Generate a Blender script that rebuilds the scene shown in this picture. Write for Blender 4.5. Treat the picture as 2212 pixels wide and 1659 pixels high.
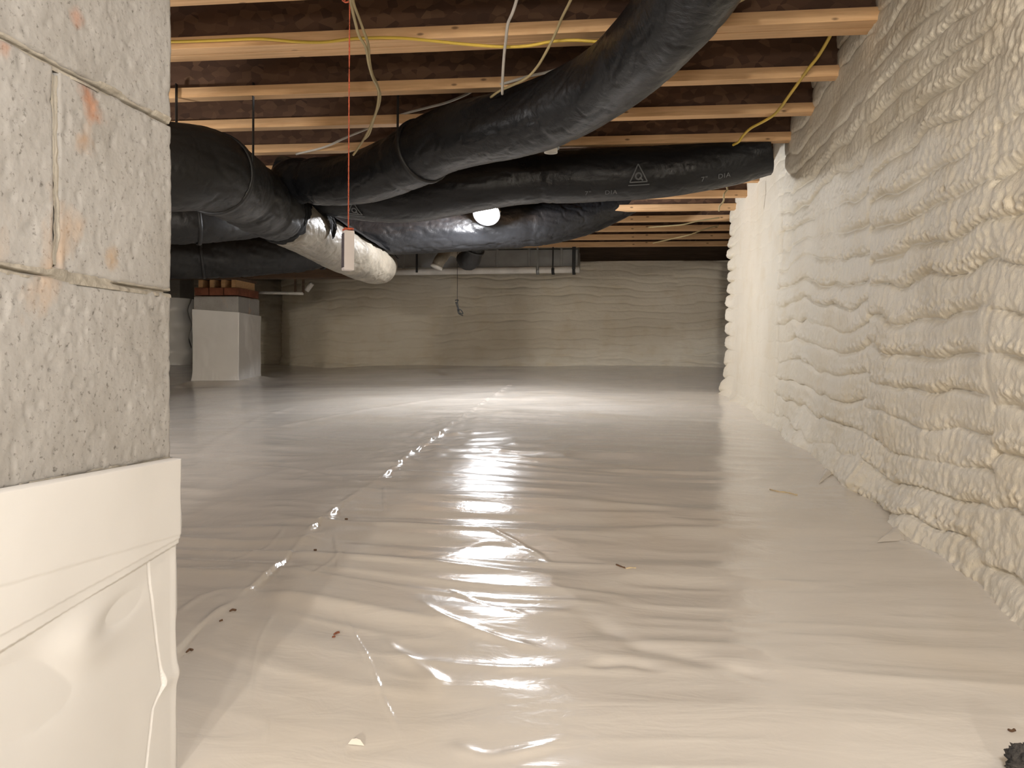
import bpy, bmesh, math, random
import numpy as np
from mathutils import Vector, Matrix
random.seed(7)
C = bpy.context.scene.collection
for o in list(bpy.data.objects): bpy.data.objects.remove(o)

# ------------------------------------------------------------ camera
W, H, F = 2212.0, 1659.0, 1790.0
ZC = 0.60                                        # camera height in scene units (m)
AL = math.atan(279/F); PITCH = math.atan(46.5/F); ROLL = 0.012
f0 = Vector((-math.sin(AL), math.cos(AL), 0)); r0 = Vector((math.cos(AL), math.sin(AL), 0)); z0 = Vector((0, 0, 1))
FW = f0*math.cos(PITCH) - z0*math.sin(PITCH)
u1 = z0*math.cos(PITCH) + f0*math.sin(PITCH)
RT = r0*math.cos(ROLL) + u1*math.sin(ROLL)
UP = u1*math.cos(ROLL) - r0*math.sin(ROLL)
CAM = Vector((0, 0, ZC))
cd = bpy.data.cameras.new('camera'); cam = bpy.data.objects.new('camera', cd); C.objects.link(cam)
cd.sensor_width = 36.0; cd.lens = 36.0*F/W; cd.clip_start = 0.02
m3 = Matrix((RT, UP, -FW)).transposed()
cam.matrix_world = Matrix.Translation(CAM) @ m3.to_4x4()
bpy.context.scene.camera = cam
vs = bpy.context.scene.view_settings
vs.view_transform = 'Standard'; vs.look = 'None'; vs.gamma = 1; vs.use_curve_mapping = False
vs.exposure = 0.83
# ------------------------------------------------------------ world and lamps
wd = bpy.data.worlds.new('world'); bpy.context.scene.world = wd; wd.use_nodes = True
wd.node_tree.nodes['Background'].inputs[0].default_value = (0.9, 0.85, 0.8, 1)
wd.node_tree.nodes['Background'].inputs[1].default_value = 0.02
def lamp(name, typ, loc, energy, col, size=.1, size_y=None, direction=None, spread=None):
    l = bpy.data.lights.new(name, typ); l.energy = energy; l.color = col
    if typ == 'AREA':
        l.size = size
        if size_y: l.shape = 'RECTANGLE'; l.size_y = size_y
        if spread: l.spread = spread
    else: l.shadow_soft_size = size
    o = bpy.data.objects.new(name, l); o.location = loc; C.objects.link(o)
    if direction is not None: o.rotation_euler = Vector(direction).to_track_quat('-Z', 'Y').to_euler()
    return o
# warm work lamp hung under the joists just behind the photographer
lamp('work_lamp_light', 'POINT', (-0.20, -0.75, ZC+0.72), 10.0, (1.0, .97, .92), .05)
# further lamps of the crawl space, behind the photographer
lamp('rear_lamp_light', 'POINT', (-0.15, -5.2, ZC+0.60), 285.0, (1.0, .93, .83), .12)
lamp('side_lamp_light', 'POINT', (0.16, -0.02, ZC+0.36), 18.5, (1.0, .96, .92), .08)
# lamp in the left bay, hidden from here by the near pier
lamp('left_lamp_light', 'POINT', (-2.3, 2.3, ZC+0.45), 15.0, (1.0, .95, .92), .08)

def ray(px, py):
    v = FW + RT*((px-W/2)/F) + UP*((H/2-py)/F)
    return v
def at(px, py, d=None, Y=None, z=None, X=None):
    v = ray(px, py)
    if d is not None: t = d
    elif Y is not None: t = Y/v.y
    elif z is not None: t = (z-ZC)/v.z
    else: t = X/v.x
    return CAM + v*t

# ------------------------------------------------------------ numpy noise
def _h(ix, iy, iz, seed):
    n = (ix.astype(np.int64)*374761393 + iy.astype(np.int64)*668265263 + iz.astype(np.int64)*2147483647 + seed*974711) & 0xffffffff
    n = ((n ^ (n >> 13))*1274126177) & 0xffffffff
    n = (n ^ (n >> 16))
    n = (n*2246822519) & 0xffffffff
    return ((n ^ (n >> 15)) & 0xffffff)/float(0xffffff)
def vn(x, y, z=0.0, seed=0):
    x = np.asarray(x, float); y = np.asarray(y, float)+0*x; z = np.asarray(z, float)+0*x
    ix, iy, iz = np.floor(x), np.floor(y), np.floor(z)
    fx, fy, fz = x-ix, y-iy, z-iz
    s = lambda t: t*t*t*(t*(t*6-15)+10)
    fx, fy, fz = s(fx), s(fy), s(fz)
    r = 0
    for a in (0, 1):
        for b in (0, 1):
            for c in (0, 1):
                w = (fx if a else 1-fx)*(fy if b else 1-fy)*(fz if c else 1-fz)
                r = r + w*_h(ix+a, iy+b, iz+c, seed)
    return r*2-1
def fbm(x, y, z=0.0, seed=0, o=3, g=.5):
    r, a, k = 0, 1, 1
    for i in range(o):
        r = r + a*vn(np.asarray(x)*k+i*17.3, np.asarray(y)*k-i*5.1, np.asarray(z)*k, seed+i); a *= g; k *= 2.03
    return r
def worley(x, y, seed=0):
    ix, iy = np.floor(x), np.floor(y)
    best = np.full(np.shape(x), 9.0)
    zz = ix*0
    for a in (-1, 0, 1):
        for b in (-1, 0, 1):
            jx, jy = ix+a, iy+b
            px = jx+_h(jx, jy, zz, seed); py = jy+_h(jx, jy, zz+3, seed+1)
            best = np.minimum(best, (px-x)**2+(py-y)**2)
    return np.sqrt(best)
def sst(a, b, x):
    t = np.clip((x-a)/(b-a), 0, 1); return t*t*(3-2*t)

# ------------------------------------------------------------ mesh helpers
def link(name, me, mat, parent=None):
    o = bpy.data.objects.new(name, me)
    if mat is not None: me.materials.append(mat)
    C.objects.link(o)
    if parent is not None: o.parent = parent
    return o
def wloc(p):
    v = Vector((0, 0, 0))
    while p is not None: v = v + p.location; p = p.parent
    return v
def mesh(name, vs_, fs, mat, parent=None, smooth=False):
    """vertices are given in world coordinates and stored relative to the parent"""
    off = np.array(wloc(parent)) if parent is not None else np.zeros(3)
    a = np.asarray(vs_, float).reshape(-1, 3)-off
    me = bpy.data.meshes.new(name); me.from_pydata(a.tolist(), [], fs); me.update()
    if smooth: me.polygons.foreach_set('use_smooth', [True]*len(me.polygons))
    return link(name, me, mat, parent)
def grid(name, P, mat, parent=None, closed=False, flip=False):
    """P: (n, m, 3) array of world points"""
    n, m = P.shape[:2]
    off = np.array(wloc(parent)) if parent is not None else np.zeros(3)
    co = (P.reshape(-1, 3)-off).astype(np.float32)
    i = np.arange(n-1)[:, None]; mm = m if closed else m-1; j = np.arange(mm)[None, :]
    j2 = (j+1) % m
    q = np.stack([i*m+j, i*m+j2, (i+1)*m+j2, (i+1)*m+j], -1).reshape(-1, 4)
    if flip: q = q[:, ::-1]
    me = bpy.data.meshes.new(name)
    me.vertices.add(n*m); me.vertices.foreach_set('co', co.ravel())
    me.loops.add(q.size); me.loops.foreach_set('vertex_index', q.ravel().astype(np.int32))
    me.polygons.add(len(q)); me.polygons.foreach_set('loop_start', np.arange(0, q.size, 4, dtype=np.int32))
    me.polygons.foreach_set('use_smooth', np.ones(len(q), bool))
    me.update(calc_edges=True); me.validate()
    return link(name, me, mat, parent)
def box_vf(c, s, rz=0.0, jit=0.0):
    vs_ = []
    cr, sr = math.cos(rz), math.sin(rz)
    for k in (-1, 1):
        for j, i in ((-1, -1), (-1, 1), (1, 1), (1, -1)):
            x, y = i*s[0]/2, j*s[1]/2
            vs_.append((c[0]+x*cr-y*sr+random.uniform(-jit, jit), c[1]+x*sr+y*cr+random.uniform(-jit, jit), c[2]+k*s[2]/2+random.uniform(-jit, jit)))
    return vs_, [(3, 2, 1, 0), (4, 5, 6, 7), (0, 1, 5, 4), (1, 2, 6, 5), (2, 3, 7, 6), (3, 0, 4, 7)]
def box(name, c, s, mat, parent=None, rz=0.0, bev=0.0, jit=0.0):
    v, f = box_vf(c, s, rz, jit)
    o = mesh(name, v, f, mat, parent)
    if bev:
        bm = bmesh.new(); bm.from_mesh(o.data)
        bmesh.ops.bevel(bm, geom=list(bm.edges), offset=bev, segments=2, affect='EDGES', profile=.6)
        bm.to_mesh(o.data); bm.free()
    return o
def catmull(pts, n):
    P = np.array(pts, float)
    P = np.vstack([2*P[0]-P[1], P, 2*P[-1]-P[-2]])
    out = []
    segs = len(P)-3
    for k in range(n):
        t = k/(n-1)*segs; i = min(int(t), segs-1); t -= i
        a, b, c, d = P[i], P[i+1], P[i+2], P[i+3]
        out.append(.5*((2*b)+(-a+c)*t+(2*a-5*b+4*c-d)*t*t+(-a+3*b-3*c+d)*t**3))
    return np.array(out)
def frames(c):
    T = np.gradient(c, axis=0); T /= np.linalg.norm(T, axis=1)[:, None]
    N = np.zeros_like(c); B = np.zeros_like(c)
    for i in range(len(c)):
        up = np.array((0, 0, 1.0)); n = up-T[i]*up.dot(T[i]); n /= np.linalg.norm(n)
        N[i] = n; B[i] = np.cross(T[i], n)
    return T, N, B
def tube(name, pts, rad, mat, parent=None, n=60, m=10, disp=None, caps=True):
    """pts: world points; rad: number or one per point; disp(s, theta)->offset"""
    P = [tuple(p)+((rad if np.isscalar(rad) else rad[i]),) for i, p in enumerate(pts)]
    c4 = catmull(P, n); c = c4[:, :3]; r = c4[:, 3]
    T, N, B = frames(c)
    s = np.concatenate([[0], np.cumsum(np.linalg.norm(np.diff(c, axis=0), axis=1))])
    th = np.linspace(0, 2*math.pi, m, endpoint=False)
    S, TH = np.meshgrid(s, th, indexing='ij')
    R = r[:, None]+(disp(S, TH) if disp else 0*S)
    G = c[:, None, :]+N[:, None, :]*(np.cos(TH)*R)[..., None]+B[:, None, :]*(np.sin(TH)*R)[..., None]
    if caps:
        G = np.concatenate([np.repeat(c[:1, None, :], m, 1), G, np.repeat(c[-1:, None, :], m, 1)], 0)
    o = grid(name, G, mat, parent, closed=True, flip=True)
    o['_'] = 0; del o['_']
    return o, (c, T, N, B, s, r)
def empty(name, loc):
    o = bpy.data.objects.new(name, None); o.location = loc; o.empty_display_size = .05; C.objects.link(o); return o
def tag(o, label, cat, group=None, kind=None):
    o['label'] = label; o['category'] = cat
    if group: o['group'] = group
    if kind: o['kind'] = kind
    return o
def struct(o): o['kind'] = 'structure'; return o

# ------------------------------------------------------------ materials
def newmat(name):
    m = bpy.data.materials.new(name); m.use_nodes = True
    nt = m.node_tree; b = nt.nodes['Principled BSDF']
    return m, nt, b
def N(nt, t, **k):
    n = nt.nodes.new(t)
    for a, v in k.items():
        if a in n.inputs: n.inputs[a].default_value = v
        else: setattr(n, a, v)
    return n
def coords(nt, scale=(1, 1, 1), rot=(0, 0, 0)):
    t = N(nt, 'ShaderNodeTexCoord'); mp = N(nt, 'ShaderNodeMapping')
    mp.inputs['Scale'].default_value = scale; mp.inputs['Rotation'].default_value = rot
    nt.links.new(t.outputs['Object'], mp.inputs['Vector']); return mp.outputs[0]
def noise(nt, vec, sc, det=4, rough=.55, dist=0):
    n = N(nt, 'ShaderNodeTexNoise'); n.inputs['Scale'].default_value = sc; n.inputs['Detail'].default_value = det
    n.inputs['Roughness'].default_value = rough; n.inputs['Distortion'].default_value = dist
    nt.links.new(vec, n.inputs['Vector']); return n.outputs['Fac']
def ramp(nt, fac, stops):
    r = N(nt, 'ShaderNodeValToRGB'); e = r.color_ramp.elements
    while len(e) < len(stops): e.new(.5)
    for i, (p, c) in enumerate(stops):
        e[i].position = p; e[i].color = (*c, 1) if len(c) == 3 else c
    nt.links.new(fac, r.inputs[0]); return r.outputs[0]
def mix(nt, fac, a, b, bt='MIX'):
    m = N(nt, 'ShaderNodeMix', data_type='RGBA', blend_type=bt)
    for s, v in ((m.inputs[0], fac), (m.inputs[6], a), (m.inputs[7], b)):
        if isinstance(v, (int, float)): s.default_value = v
        elif isinstance(v, tuple): s.default_value = (*v, 1)
        else: nt.links.new(v, s)
    return m.outputs[2]
def bump(nt, b, h, dist, strength=1.0, prev=None):
    n = N(nt, 'ShaderNodeBump'); n.inputs['Distance'].default_value = dist; n.inputs['Strength'].default_value = strength
    nt.links.new(h, n.inputs['Height'])
    if prev is not None: nt.links.new(prev, n.inputs['Normal'])
    nt.links.new(n.outputs[0], b.inputs['Normal']); return n.outputs[0]

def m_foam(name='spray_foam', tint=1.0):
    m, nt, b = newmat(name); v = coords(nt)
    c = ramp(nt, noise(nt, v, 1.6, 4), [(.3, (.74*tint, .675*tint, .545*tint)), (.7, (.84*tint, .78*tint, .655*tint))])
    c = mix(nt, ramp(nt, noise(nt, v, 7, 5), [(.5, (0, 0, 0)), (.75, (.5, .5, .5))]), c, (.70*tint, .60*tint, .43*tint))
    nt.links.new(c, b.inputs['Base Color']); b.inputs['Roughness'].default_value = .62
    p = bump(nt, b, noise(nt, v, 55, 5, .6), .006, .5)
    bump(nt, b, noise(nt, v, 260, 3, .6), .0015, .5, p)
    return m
def m_liner():
    m, nt, b = newmat('white_poly_liner'); v = coords(nt)
    c = ramp(nt, noise(nt, v, 1.1, 3), [(.3, (.74, .69, .62)), (.7, (.81, .77, .71))])
    st = ramp(nt, noise(nt, v, 2.4, 3, .5, .3), [(.52, (0, 0, 0)), (.80, (.35, .35, .35))])
    c = mix(nt, st, c, (.62, .53, .40))
    nt.links.new(c, b.inputs['Base Color'])
    rr = ramp(nt, noise(nt, v, 2.5, 2), [(.25, (.13, .13, .13)), (.75, (.24, .24, .24))])
    nt.links.new(rr, b.inputs['Roughness'])
    b.inputs['Specular IOR Level'].default_value = .42
    # short creases lying across the sheet
    w = coords(nt, (2.2, 6, 1), (0, 0, .12))
    p = bump(nt, b, noise(nt, w, 2.6, 4, .5, .8), .010, .22)
    vv = coords(nt, (1, 1, 1))
    bump(nt, b, noise(nt, vv, 14, 4, .55, 1.0), .0030, .28, p)
    return m
def m_wrap():
    m, nt, b = newmat('white_wrap_plastic'); v = coords(nt)
    c = ramp(nt, noise(nt, v, 3, 3), [(.3, (.68, .665, .645)), (.7, (.74, .73, .715))])
    nt.links.new(c, b.inputs['Base Color']); b.inputs['Roughness'].default_value = .42
    bump(nt, b, noise(nt, v, 9, 4, .55, .5), .004, .3)
    return m
_pc = at(371, 632, d=.203*F/362); _org = Vector((_pc.x-.2, _pc.y-.2, ZC-.52))
STAINS = [(tuple(at(px, py, X=_pc.x)-_org), r, c) for px, py, r, c in ((190, 200, .022, (.30, .13, .07)), (200, 235, .020, (.42, .20, .11)), (165, 40, .013, (.42, .20, .12)), (10, 105, .014, (.42, .22, .14)), (245, 560, .016, (.42, .26, .12)), (185, 300, .020, (.40, .25, .15)))]
def m_block():
    m, nt, b = newmat('concrete_block'); v = coords(nt)
    c = ramp(nt, noise(nt, v, 4, 6, .62), [(.32, (.285, .268, .245)), (.5, (.35, .336, .318)), (.7, (.40, .388, .374))])
    sp = ramp(nt, noise(nt, v, 150, 3, .7), [(.28, (.30, .28, .26)), (.42, (1, 1, 1)), (.66, (1, 1, 1)), (.75, (1.25, 1.22, 1.18))])
    c = mix(nt, .8, c, sp, 'MULTIPLY')
    st = ramp(nt, noise(nt, coords(nt, (1, 1, .6)), 7, 5, .6, .3), [(.57, (0, 0, 0)), (.72, (.75, .75, .75))])
    c = mix(nt, st, c, (.50, .33, .20))
    tcn = N(nt, 'ShaderNodeTexCoord')
    for pos, rad_, col_ in STAINS:
        ds = N(nt, 'ShaderNodeVectorMath', operation='DISTANCE'); nt.links.new(tcn.outputs['Object'], ds.inputs[0]); ds.inputs[1].default_value = pos
        ad = N(nt, 'ShaderNodeMath', operation='MULTIPLY_ADD'); nt.links.new(noise(nt, v, 45, 4), ad.inputs[0]); ad.inputs[1].default_value = rad_*2.2; nt.links.new(ds.outputs['Value'], ad.inputs[2])
        c = mix(nt, ramp(nt, ad.outputs[0], [(rad_*1.0, (.75, .75, .75)), (rad_*2.0, (0, 0, 0))]), c, col_)
    nt.links.new(c, b.inputs['Base Color']); b.inputs['Roughness'].default_value = .9
    vo = N(nt, 'ShaderNodeTexVoronoi'); vo.inputs['Scale'].default_value = 190; nt.links.new(v, vo.inputs['Vector'])
    p = bump(nt, b, vo.outputs['Distance'], .0006, .4)
    bump(nt, b, noise(nt, v, 90, 5, .7), .0011, .5, p)
    return m
def m_plain(name, col, rough, metal=0, bs=None, var=.15, sc=8):
    m, nt, b = newmat(name); v = coords(nt)
    lo = tuple(x*(1-var) for x in col); hi = tuple(min(1, x*(1+var)) for x in col)
    nt.links.new(ramp(nt, noise(nt, v, sc, 4), [(.3, lo), (.7, hi)]), b.inputs['Base Color'])
    b.inputs['Roughness'].default_value = rough; b.inputs['Metallic'].default_value = metal
    if bs: bump(nt, b, noise(nt, v, bs[0], 4), bs[1], .6)
    return m
def m_wood(name, lo, hi, knots=True):
    m, nt, b = newmat(name)
    g = noise(nt, coords(nt, (1.5, 26, 26)), 3, 5, .6, .6)
    c = ramp(nt, g, [(.3, lo), (.7, hi)])
    c = mix(nt, .6, c, ramp(nt, noise(nt, coords(nt), 2.1, 3), [(.3, (.62, .60, .58)), (.7, (1.05, 1, .95))]), 'MULTIPLY')
    if knots:
        vo = N(nt, 'ShaderNodeTexVoronoi'); vo.inputs['Scale'].default_value = 7
        nt.links.new(coords(nt, (1, 2.5, 2.5)), vo.inputs['Vector'])
        c = mix(nt, ramp(nt, vo.outputs['Distance'], [(.05, (.75, .75, .75)), (.10, (0, 0, 0))]), c, (.10, .045, .02))
    nt.links.new(c, b.inputs['Base Color']); b.inputs['Roughness'].default_value = .75
    bump(nt, b, g, .001, .5)
    return m
def m_osb():
    m, nt, b = newmat('osb_web'); v = coords(nt, (1, 1, 1.6))
    vo = N(nt, 'ShaderNodeTexVoronoi', feature='F1'); vo.inputs['Scale'].default_value = 26
    nt.links.new(v, vo.inputs['Vector'])
    c = ramp(nt, vo.outputs['Color'], [(.1, (.085, .042, .024)), (.6, (.14, .072, .04)), (.95, (.20, .11, .06))])
    c = mix(nt, .7, c, ramp(nt, noise(nt, coords(nt), 3, 4), [(.3, (.6, .6, .6)), (.7, (1.1, 1.1, 1.1))]), 'MULTIPLY')
    nt.links.new(c, b.inputs['Base Color']); b.inputs['Roughness'].default_value = .8
    bump(nt, b, vo.outputs['Distance'], .002, .4)
    return m
def m_jacket(name, col, rough, wr=1.0):
    m, nt, b = newmat(name); v = coords(nt)
    nt.links.new(ramp(nt, noise(nt, v, 6, 4), [(.3, tuple(x*.7 for x in col)), (.7, tuple(x*1.3 for x in col))]), b.inputs['Base Color'])
    nt.links.new(ramp(nt, noise(nt, v, 5, 4), [(.3, (rough*.7,)*3), (.7, (min(1, rough*1.5),)*3)]), b.inputs['Roughness'])
    b.inputs['Specular IOR Level'].default_value = .4
    p = bump(nt, b, noise(nt, v, 11, 5, .6, 1.6), .012, .45*wr)
    bump(nt, b, noise(nt, v, 48, 4, .6, 1.2), .003, .5*wr, p)
    return m
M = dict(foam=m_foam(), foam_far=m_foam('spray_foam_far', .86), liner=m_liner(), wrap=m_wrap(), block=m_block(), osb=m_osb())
M['mortar'] = m_plain('mortar', (.34, .31, .26), .95, bs=(90, .004), var=.25)
M['flange'] = m_wood('pine_flange', (.66, .40, .20), (.86, .57, .31))
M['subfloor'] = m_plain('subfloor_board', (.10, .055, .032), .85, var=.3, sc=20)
M['black'] = m_jacket('black_duct_jacket', (.010, .0105, .012), .36, .55)
M['blackm'] = m_jacket('black_matte_jacket', (.014, .0135, .013), .5, .4)
M['foil'] = m_jacket('grey_foil_jacket', (.21, .185, .145), .42)
M['galv'] = m_plain('galvanised_metal', (.30, .31, .31), .45, .7)
M['pvc'] = m_plain('white_pvc', (.72, .70, .66), .4)
M['yellow'] = m_plain('yellow_cable', (.62, .43, .06), .5)
M['tan'] = m_plain('tan_cable', (.42, .34, .18), .55)
M['white_cable'] = m_plain('white_cable', (.60, .56, .50), .5)
M['cord'] = m_plain('orange_string', (.75, .16, .08), .8, var=.4, sc=300)
M['whitebox'] = m_plain('white_plastic', (.84, .78, .76), .45, var=.04)
M['greyface'] = m_plain('grey_plastic', (.16, .14, .16), .25, var=.3, sc=60)
M['torn'] = m_plain('torn_black_jacket', (.012, .012, .012), .85); M['torn'].node_tree.nodes['Principled BSDF'].inputs['Specular IOR Level'].default_value = .15
M['black_plain'] = m_plain('black_plastic', (.012, .012, .012), .5)
M['print'] = m_plain('grey_print', (.13, .135, .14), .6)
M['brick'] = m_plain('red_brick', (.24, .085, .045), .9, bs=(80, .003), var=.3, sc=14)
M['darkwood'] = m_wood('dark_beam', (.10, .065, .04), (.19, .12, .075), False)
M['debris'] = m_plain('debris', (.16, .09, .05), .9)
M['straw'] = m_plain('pale_sliver', (.60, .48, .30), .8)
M['dust'] = m_plain('dark_fuzz', (.06, .055, .05), 1.0, bs=(200, .006), var=.5, sc=40)
def emis(name, col, s):
    m, nt, b = newmat(name)
    b.inputs['Base Color'].default_value = (*col, 1)
    b.inputs['Emission Color'].default_value = (*col, 1); b.inputs['Emission Strength'].default_value = s
    return m
M['led'] = emis('led_panel', (.86, .93, 1.0), 60)

# ------------------------------------------------------------ floor level of the ground sheet
YK = [-7.0, .6, 1.5, 2.1, 2.8, 4.3, 5.7, 6.4, 7.0, 7.8, 12]
ZK = [-.50, -.455, -.425, -.388, -.33, -.263, -.175, -.155, -.09, -.005, .05]
def zbase(X, Y):
    z = np.interp(Y, YK, ZK)
    s = .35*(np.interp(Y+.25, YK, ZK)+np.interp(Y-.25, YK, ZK)-2*z)
    dip = .075*np.exp(-((X+.5)/.42)**2)*(1-sst(.75, 1.7, Y))
    return ZC + z + s - .02*np.clip(-X-.6, 0, 4) - dip
HJ = .982                                             # joist underside above the camera
def floorpt(px, py):
    z = ZC-.3
    for _ in range(12):
        p = at(px, py, z=z); z = .5*z+.5*float(zbase(np.array(p.x), np.array(p.y)))
    return p

# pier positions used by the floor too
PA = at(515, 760, d=6.75)                             # near right corner of the far wrapped pier
pier_c = (PA.x-.20, PA.y+.185)

# ------------------------------------------------------------ FLOOR
def polydist(X, Y, pts):
    best = np.full(X.shape, 1e9); sv = np.zeros(X.shape); side = np.zeros(X.shape); s0 = 0
    for (ax, ay), (bx, by) in zip(pts[:-1], pts[1:]):
        dx, dy = bx-ax, by-ay; L = math.hypot(dx, dy)
        t = np.clip(((X-ax)*dx+(Y-ay)*dy)/L**2, 0, 1)
        ex, ey = X-ax-t*dx, Y-ay-t*dy
        d = np.hypot(ex, ey); k = d < best
        best = np.where(k, d, best); sv = np.where(k, s0+t*L, sv); side = np.where(k, np.sign(ex*dy-ey*dx), side)
        s0 += L
    return best, sv, side, s0
def fp(lst, n=24):
    P = [floorpt(x, y) for x, y in lst]
    return catmull([(p.x, p.y) for p in P], n).tolist()
SEAM = fp([(300, 1480), (385, 1400), (440, 1345), (510, 1290), (560, 1250), (605, 1212), (660, 1160), (720, 1112), (780, 1070), (835, 1032), (890, 985), (950, 940), (1000, 905), (1050, 868), (1100, 835)], 60)
# (points, height, width)
FOLDS = [([(965, 1252), (1030, 1282), (1085, 1300), (1150, 1322)], .0055, .006),
         ([(735, 1300), (770, 1365), (800, 1430), (830, 1510), (872, 1590)], .0045, .0042),
         ([(722, 1155), (728, 1190), (732, 1225)], .0045, .0045),
         ([(592, 1310), (560, 1380), (545, 1450), (538, 1520)], .0035, .005),
         ([(576, 1545), (575, 1610)], .003, .004),
         ([(480, 1205), (540, 1190), (590, 1170), (615, 1145)], .0045, .007),
         ([(670, 1235), (720, 1200), (760, 1180)], .004, .006),
         ([(380, 1320), (430, 1285), (500, 1268), (560, 1270)], .006, .012),
         ([(828, 1050), (830, 1080), (829, 1112)], .0035, .005),
         ([(1010, 1130), (1080, 1150), (1180, 1195)], .006, .009),
         ([(985, 1180), (1060, 1165), (1140, 1180), (1200, 1210)], .005, .01),
         ([(1400, 1020), (1480, 1060), (1560, 1075)], .0, .01),
         ([(860, 1125), (905, 1120), (960, 1128)], .003, .005),
         ([(900, 1285), (960, 1325), (1020, 1350), (1100, 1375), (1190, 1400)], .007, .016),
         ([(820, 1360), (870, 1410), (930, 1455), (960, 1500)], .007, .022),
         ([(1240, 1300), (1380, 1385), (1520, 1420), (1700, 1470)], -.010, .035),
         ([(1260, 1430), (1350, 1425), (1440, 1440)], -.008, .02),
         ([(960, 1600), (1060, 1625), (1180, 1600), (1230, 1570)], .006, .02),
         ([(1850, 1160), (1945, 1165), (2035, 1205), (2130, 1272), (2212, 1348)], .008, .006),
         ([(560, 930), (700, 905), (840, 880), (960, 862)], .006, .05),
         ([(400, 1010), (470, 955), (560, 905), (640, 880)], .006, .05),
         ([(430, 1000), (600, 1015), (740, 1040), (800, 1060)], .005, .012)]
def fheight(X, Y):
    z = zbase(X, Y)
    z += .010*fbm(X*.9, Y*1.3, 0, 11, 2)
    wx = X+.25*vn(X*1.3, Y*1.3, 0, 5); wy = Y+.12*vn(X*1.1+9, Y*1.5, 0, 6)
    # creases running across the sheet, strongest beneath the bright lamp
    mid = np.exp(-((X+.05*(Y)+.30)/.75)**2)*sst(.9, 1.6, Y)*(1-sst(4.2, 5.6, Y))
    cr = 1-np.abs(vn(wx*2.2, wy*9, 0, 21))*2
    z += (.0016+.0062*mid)*np.clip(cr, -1, 1)*.8
    cr2 = 1-np.abs(vn(wx*4+3, wy*17, 0, 22))*2
    z += (.0003+.0022*mid)*cr2
    z += .006*(1-np.abs(vn(wx*1.5+.8*wy, wy*2.6-.7*wx, 0, 27))*2)*(.4+.6*vn(X*.8, Y*.8, 0, 28))
    # small scallops beside the seam
    d, s, side, L = polydist(X, Y, SEAM)
    amp = .0042+.0015*np.sin(s*9)
    ph = s*46+6*vn(s*3, s*0, 0, 9)
    z += amp*np.exp(-(d/.009)**2)*(.45+.55*np.sin(ph))
    z += .0035*np.exp(-(d/.06)**2)*np.sin(ph*.5+d*40)*(side > 0)
    z += .003*np.exp(-(d/.10)**2)*(side < 0)
    far = np.exp(-(d/.16)**2)*sst(2.6, 3.0, Y)*(1-sst(3.8, 4.6, Y))
    z += .0045*far*vn(X*26, Y*14, 0, 31)
    for pts, h, w in FOLDSW:
        d, s, side, L = polydist(X, Y, pts)
        e = np.clip(np.minimum(s, L-s)/(.12*L+.02), 0, 1)
        z += .45*h*np.exp(-(d/(w*.62))**2)*e*(1+.25*np.sin(s*70))
    # the sheet climbs a little at the far pier
    dx = np.maximum(np.abs(X-pier_c[0])-.2, 0); dy = np.maximum(np.abs(Y-pier_c[1])-.19, 0)
    z += .035*np.exp(-(np.hypot(dx, dy)/.10)**2)
    return z
FOLDSW = [(fp(p, 14), h, w) for p, h, w in FOLDS if h]
n1, n2 = 640, 660
yy = np.concatenate([np.linspace(-6.6, .55, 30), .55*np.exp(np.linspace(0, math.log(11.5/.55), n1-30))[0:]])
t = np.linspace(0, 1, n2)
lft = np.where(yy < .55, -7.3, -(.25+.62*np.abs(yy)+.5)); lft = np.minimum(lft, -1.3); lft = np.where(yy < .3, -7.3, lft)
rgt = np.where(yy < 5.6, .86, .86+(yy-5.6)*1.2)
X = lft[:, None]+(rgt-lft)[:, None]*t[None, :]; Y = yy[:, None]+0*X
FZ = fheight(X, Y)
floor = struct(grid('floor', np.stack([X, Y, FZ], -1), M['liner'], flip=False))
def zf(x, y): return float(fheight(np.array([[float(x)]]), np.array([[float(y)]]))[0, 0])

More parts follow.
